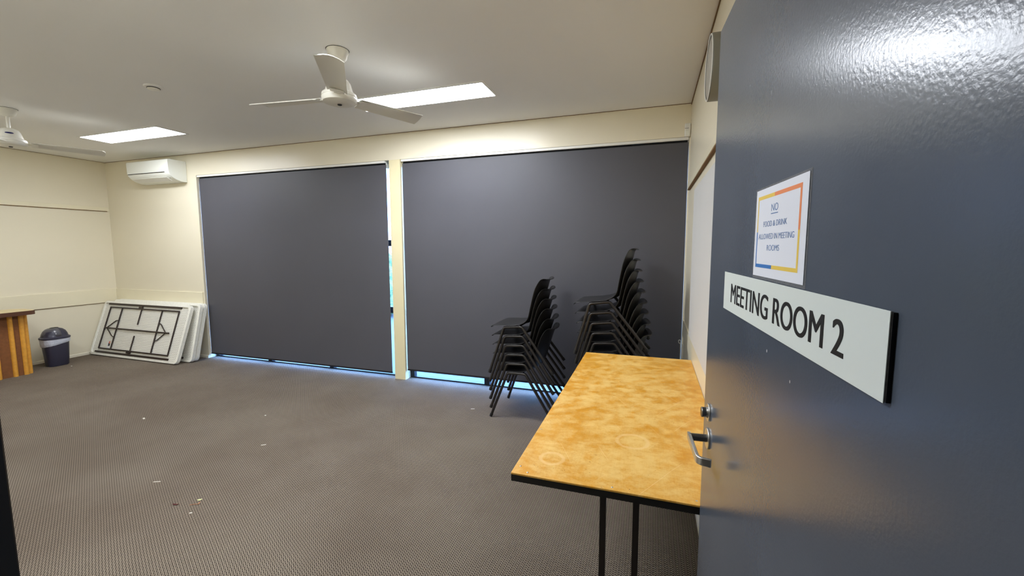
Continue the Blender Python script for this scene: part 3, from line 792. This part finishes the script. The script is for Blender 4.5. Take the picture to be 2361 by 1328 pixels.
# sticker on the front table
st = empty('table_sticker'); st.parent = None
mb = MB(); mb.box((-.030, -.001, -.045), (.012, 0, .045)); mb.build('white_area', stick_w, st, 0)
mb = MB(); mb.box((-.014, -.0016, -.02), (.022, -.0010, .025)); mb.build('dark_area', stick_k, st, 0)
mb = MB(); mb.box((-.004, -.0022, .015), (.026, -.0016, .045)); mb.build('red_area', stick_r, st, 0)
Mx = Matrix.Translation(ft.location) @ Matrix.Rotation(R(-18.6), 4, 'X')
st.parent = ft; st.matrix_local = Matrix.Translation((-L/2+.19*L, .0162, .20*Wd)) @ Matrix.Rotation(R(-14), 4, 'Y')

# ------------------------------------------------------------------ bin
t = empty('swing_bin', (-7.165, 3.125, 0)); t.scale = (.95, .94, 1)
def rr_loft(mb, rings, n=10):
    """rings: (hx, hy, corner, z)"""
    prev = None
    for i, (hx_, hy_, c_, z) in enumerate(rings):
        pts = rrect(-hx_, -hy_, hx_, hy_, c_, n); ring = [mb.bm.verts.new((p[0], p[1], z)) for p in pts]
        if prev is None: mb.bm.faces.new(ring[::-1])
        else:
            for k in range(len(ring)): mb.bm.faces.new((prev[k], prev[(k+1) % len(ring)], ring[(k+1) % len(ring)], ring[k]))
        prev = ring
    mb.bm.faces.new(prev); return mb
rr_loft(MB(), [(.082, .100, .06, 0), (.088, .106, .065, .012), (.100, .120, .08, .20), (.108, .130, .09, .345)]).build('body', bin_m, t)
mb = MB(); pr = None
for z, e in ((.272, .0022), (.280, .006), (.300, .007), (.322, .005), (.338, .007), (.346, .004)):
    k = (z-.20)/.145; hx_, hy_ = lerp(.100, .108, k)+e, lerp(.120, .130, k)+e
    pts = rrect(-hx_, -hy_, hx_, hy_, .085, 10)
    ring = [mb.bm.verts.new((p[0] + random.uniform(-.002, .002), p[1] + random.uniform(-.002, .002), z + (.020*(.4*p[0]+.92*p[1])/.11 if z < .29 else 0) + random.uniform(-.002, .002))) for p in pts]
    if pr:
        for q in range(len(ring)): mb.bm.faces.new((pr[q], pr[(q+1) % len(ring)], ring[(q+1) % len(ring)], ring[q]))
    pr = ring
mb.build('bin_liner', bag_m, t, 60)
ld = rr_loft(MB(), [(.116, .138, .095, .345), (.122, .144, .10, .350), (.122, .144, .10, .366), (.112, .134, .095, .374), (.106, .127, .09, .378), (.101, .121, .09, .410), (.088, .106, .08, .442), (.066, .080, .06, .466), (.040, .050, .038, .478), (.014, .018, .012, .481)]).build('lid', bin_m, t, 50)
# paler swing flap: a shell just proud of the dome on the camera side
mb = MB(); prof = [(.107, .382), (.103, .410), (.090, .444), (.068, .469), (.042, .4815)]; prev = None
for r_, z in prof:
    ring = [mb.bm.verts.new(((r_+.002)*math.cos(a)*1.0, (r_+.002)*math.sin(a)*1.19, z+.001)) for a in [R(-112 + 124*k/14) for k in range(15)]]
    if prev:
        for k in range(14): mb.bm.faces.new((prev[k], prev[k+1], ring[k+1], ring[k]))
    prev = ring
fl = mb.build('swing_flap', lid_m, ld, 60); so = fl.modifiers.new('thick', 'SOLIDIFY'); so.thickness = .0025
mb = MB(); mb.lathe([(0, .4865), (.026, .4862), (.034, .482), (.034, .479)], n=24, sx=.8, sy=1.4); mb.build('lid_handle', cap_m, ld)
tag(t, 'small navy grey dome lidded bin with white liner by the left wall', 'bin')

# ------------------------------------------------------------------ fluted counter cut by the left edge
t = empty('counter_table', (-7.04, 2.20, 0))
mb = MB(); mb.prism(rrect(-.19, -.90, .185, .665, [.06, .13, .13, .06], 8), 'Z', .716, .762); o = mb.build('counter_edge', cedge_m, t, 40)
mb = MB(); mb.prism(rrect(-.186, -.896, .181, .661, [.058, .128, .128, .058], 8), 'Z', .7622, .7645); mb.build('counter_top', ctop_m, t, 40)
base = rrect(-.145, -.82, .060, .625, [.075, .075, .075, .075], 8)
mb = MB(); mb.prism(base, 'Z', 0, .7155); mb.build('carcass', cback_m, t, 40)
mb = MB()
# walk round the base outline and set half-round battens every 12 cm, closer round the curved end
pts = [Vector((p[0], p[1], 0)) for p in base]; pts.append(pts[0])
seg = [(pts[i+1]-pts[i]).length for i in range(len(pts)-1)]; tot = sum(seg)
def along(d):
    d %= tot
    for i, s_ in enumerate(seg):
        if d <= s_: 
            p = pts[i].lerp(pts[i+1], d/s_); tg = (pts[i+1]-pts[i]).normalized(); return p, Vector((tg.y, -tg.x, 0))
        d -= s_
    return pts[0], Vector((1, 0, 0))
ds = [-.07-.13*k for k in range(10)] + [.018, .064, .11, .17, .23]
for d in ds:
    p, nn = along(d); tg = Vector((-nn.y, nn.x, 0)); poly = []
    for k in range(9):
        a = PI*k/8; q = p + tg*(.021*math.cos(a)) + nn*(.026*math.sin(a) + .0); poly.append((q.x, q.y))
    mb.prism(poly, 'Z', .0, .7155)
mb.build('fluted_battens', cwood_m, t, 50)
tag(t, 'golden fluted timber counter with rounded beige top, at the left edge', 'counter')

# ------------------------------------------------------------------ bits on the carpet
def leaf(name, x, y, L_, W_, ang, m, lab, cat, curl=.004):
    mb = MB(); n = 8; a_ = []; b_ = []; c_ = []
    for k in range(n+1):
        u_ = k/n; hw_ = W_/2*math.sin(PI*u_)**.7 + .0003; xx = (u_-.5)*L_; z = .0012 + curl*(2*u_-1)**2
        a_.append(mb.bm.verts.new((xx, -hw_, z+curl*.4))); c_.append(mb.bm.verts.new((xx, 0, z))); b_.append(mb.bm.verts.new((xx, hw_, z+curl*.4)))
    for k in range(n):
        mb.bm.faces.new((a_[k], a_[k+1], c_[k+1], c_[k])); mb.bm.faces.new((c_[k], c_[k+1], b_[k+1], b_[k]))
    o = mb.build(name, m, None, 60); o.location = (x, y, .0005); o.rotation_euler = (0, 0, R(ang))
    so = o.modifiers.new('thick', 'SOLIDIFY'); so.thickness = .0009; so.offset = 1
    return tag(o, lab, cat)
leaf('dry_leaf', -2.587, 1.563, .036, .011, 18, leafr_m, 'dark red brown dry leaf on the carpet', 'leaf')
leaf('dry_leaf', -2.50, 1.640, .025, .013, 40, leafy_m, 'pale yellow green leaf fragment on the carpet', 'leaf', .003)
mb = MB(); mb.tube([(-.030, -.012, .002), (-.008, 0, .004), (.010, .010, .003)], .0014, 6); mb.tube([(.010, .010, .003), (.004, .024, .005)], .004, 6, .002)
o = mb.build('twig', twig_m); o.location = (-2.475, 1.598, .0); tag(o, 'tan twig with a curled tip on the carpet', 'twig')
def crumb(x, y, L_, W_, ang, lab):
    mb = MB(); mb.box((-L_/2, -W_/2, 0), (L_/2, W_/2, .003), .001)
    for v in mb.bm.verts: v.co.x += random.uniform(-.1, .1)*W_; v.co.y += random.uniform(-.15, .15)*W_
    o = mb.build('paper_scrap', crumb_m); o.location = (x, y, .0); o.rotation_euler = (0, 0, R(ang)); return tag(o, lab, 'scrap')
crumb(-2.424, 1.537, .012, .007, 30, 'white crumb on the carpet just in front of the twig')
crumb(-4.18, 2.336, .030, .012, -20, 'white paper scrap on the carpet left of centre, towards the bin')
crumb(-2.958, 1.693, .042, .0035, 25, 'long thin white thread on the carpet beyond the leaves')
crumb(-2.749, 2.288, .034, .005, 40, 'short white thread in the middle of the carpet')
crumb(-3.224, 2.719, .014, .009, 0, 'pale yellow speck of paper on the carpet towards the left blind')
crumb(-1.53, 3.432, .034, .007, 20, 'white scrap on the carpet left of the shorter chair stack')
crumb(-6.93, 3.149, .018, .008, 0, 'tiny white scrap on the carpet beside the bin')
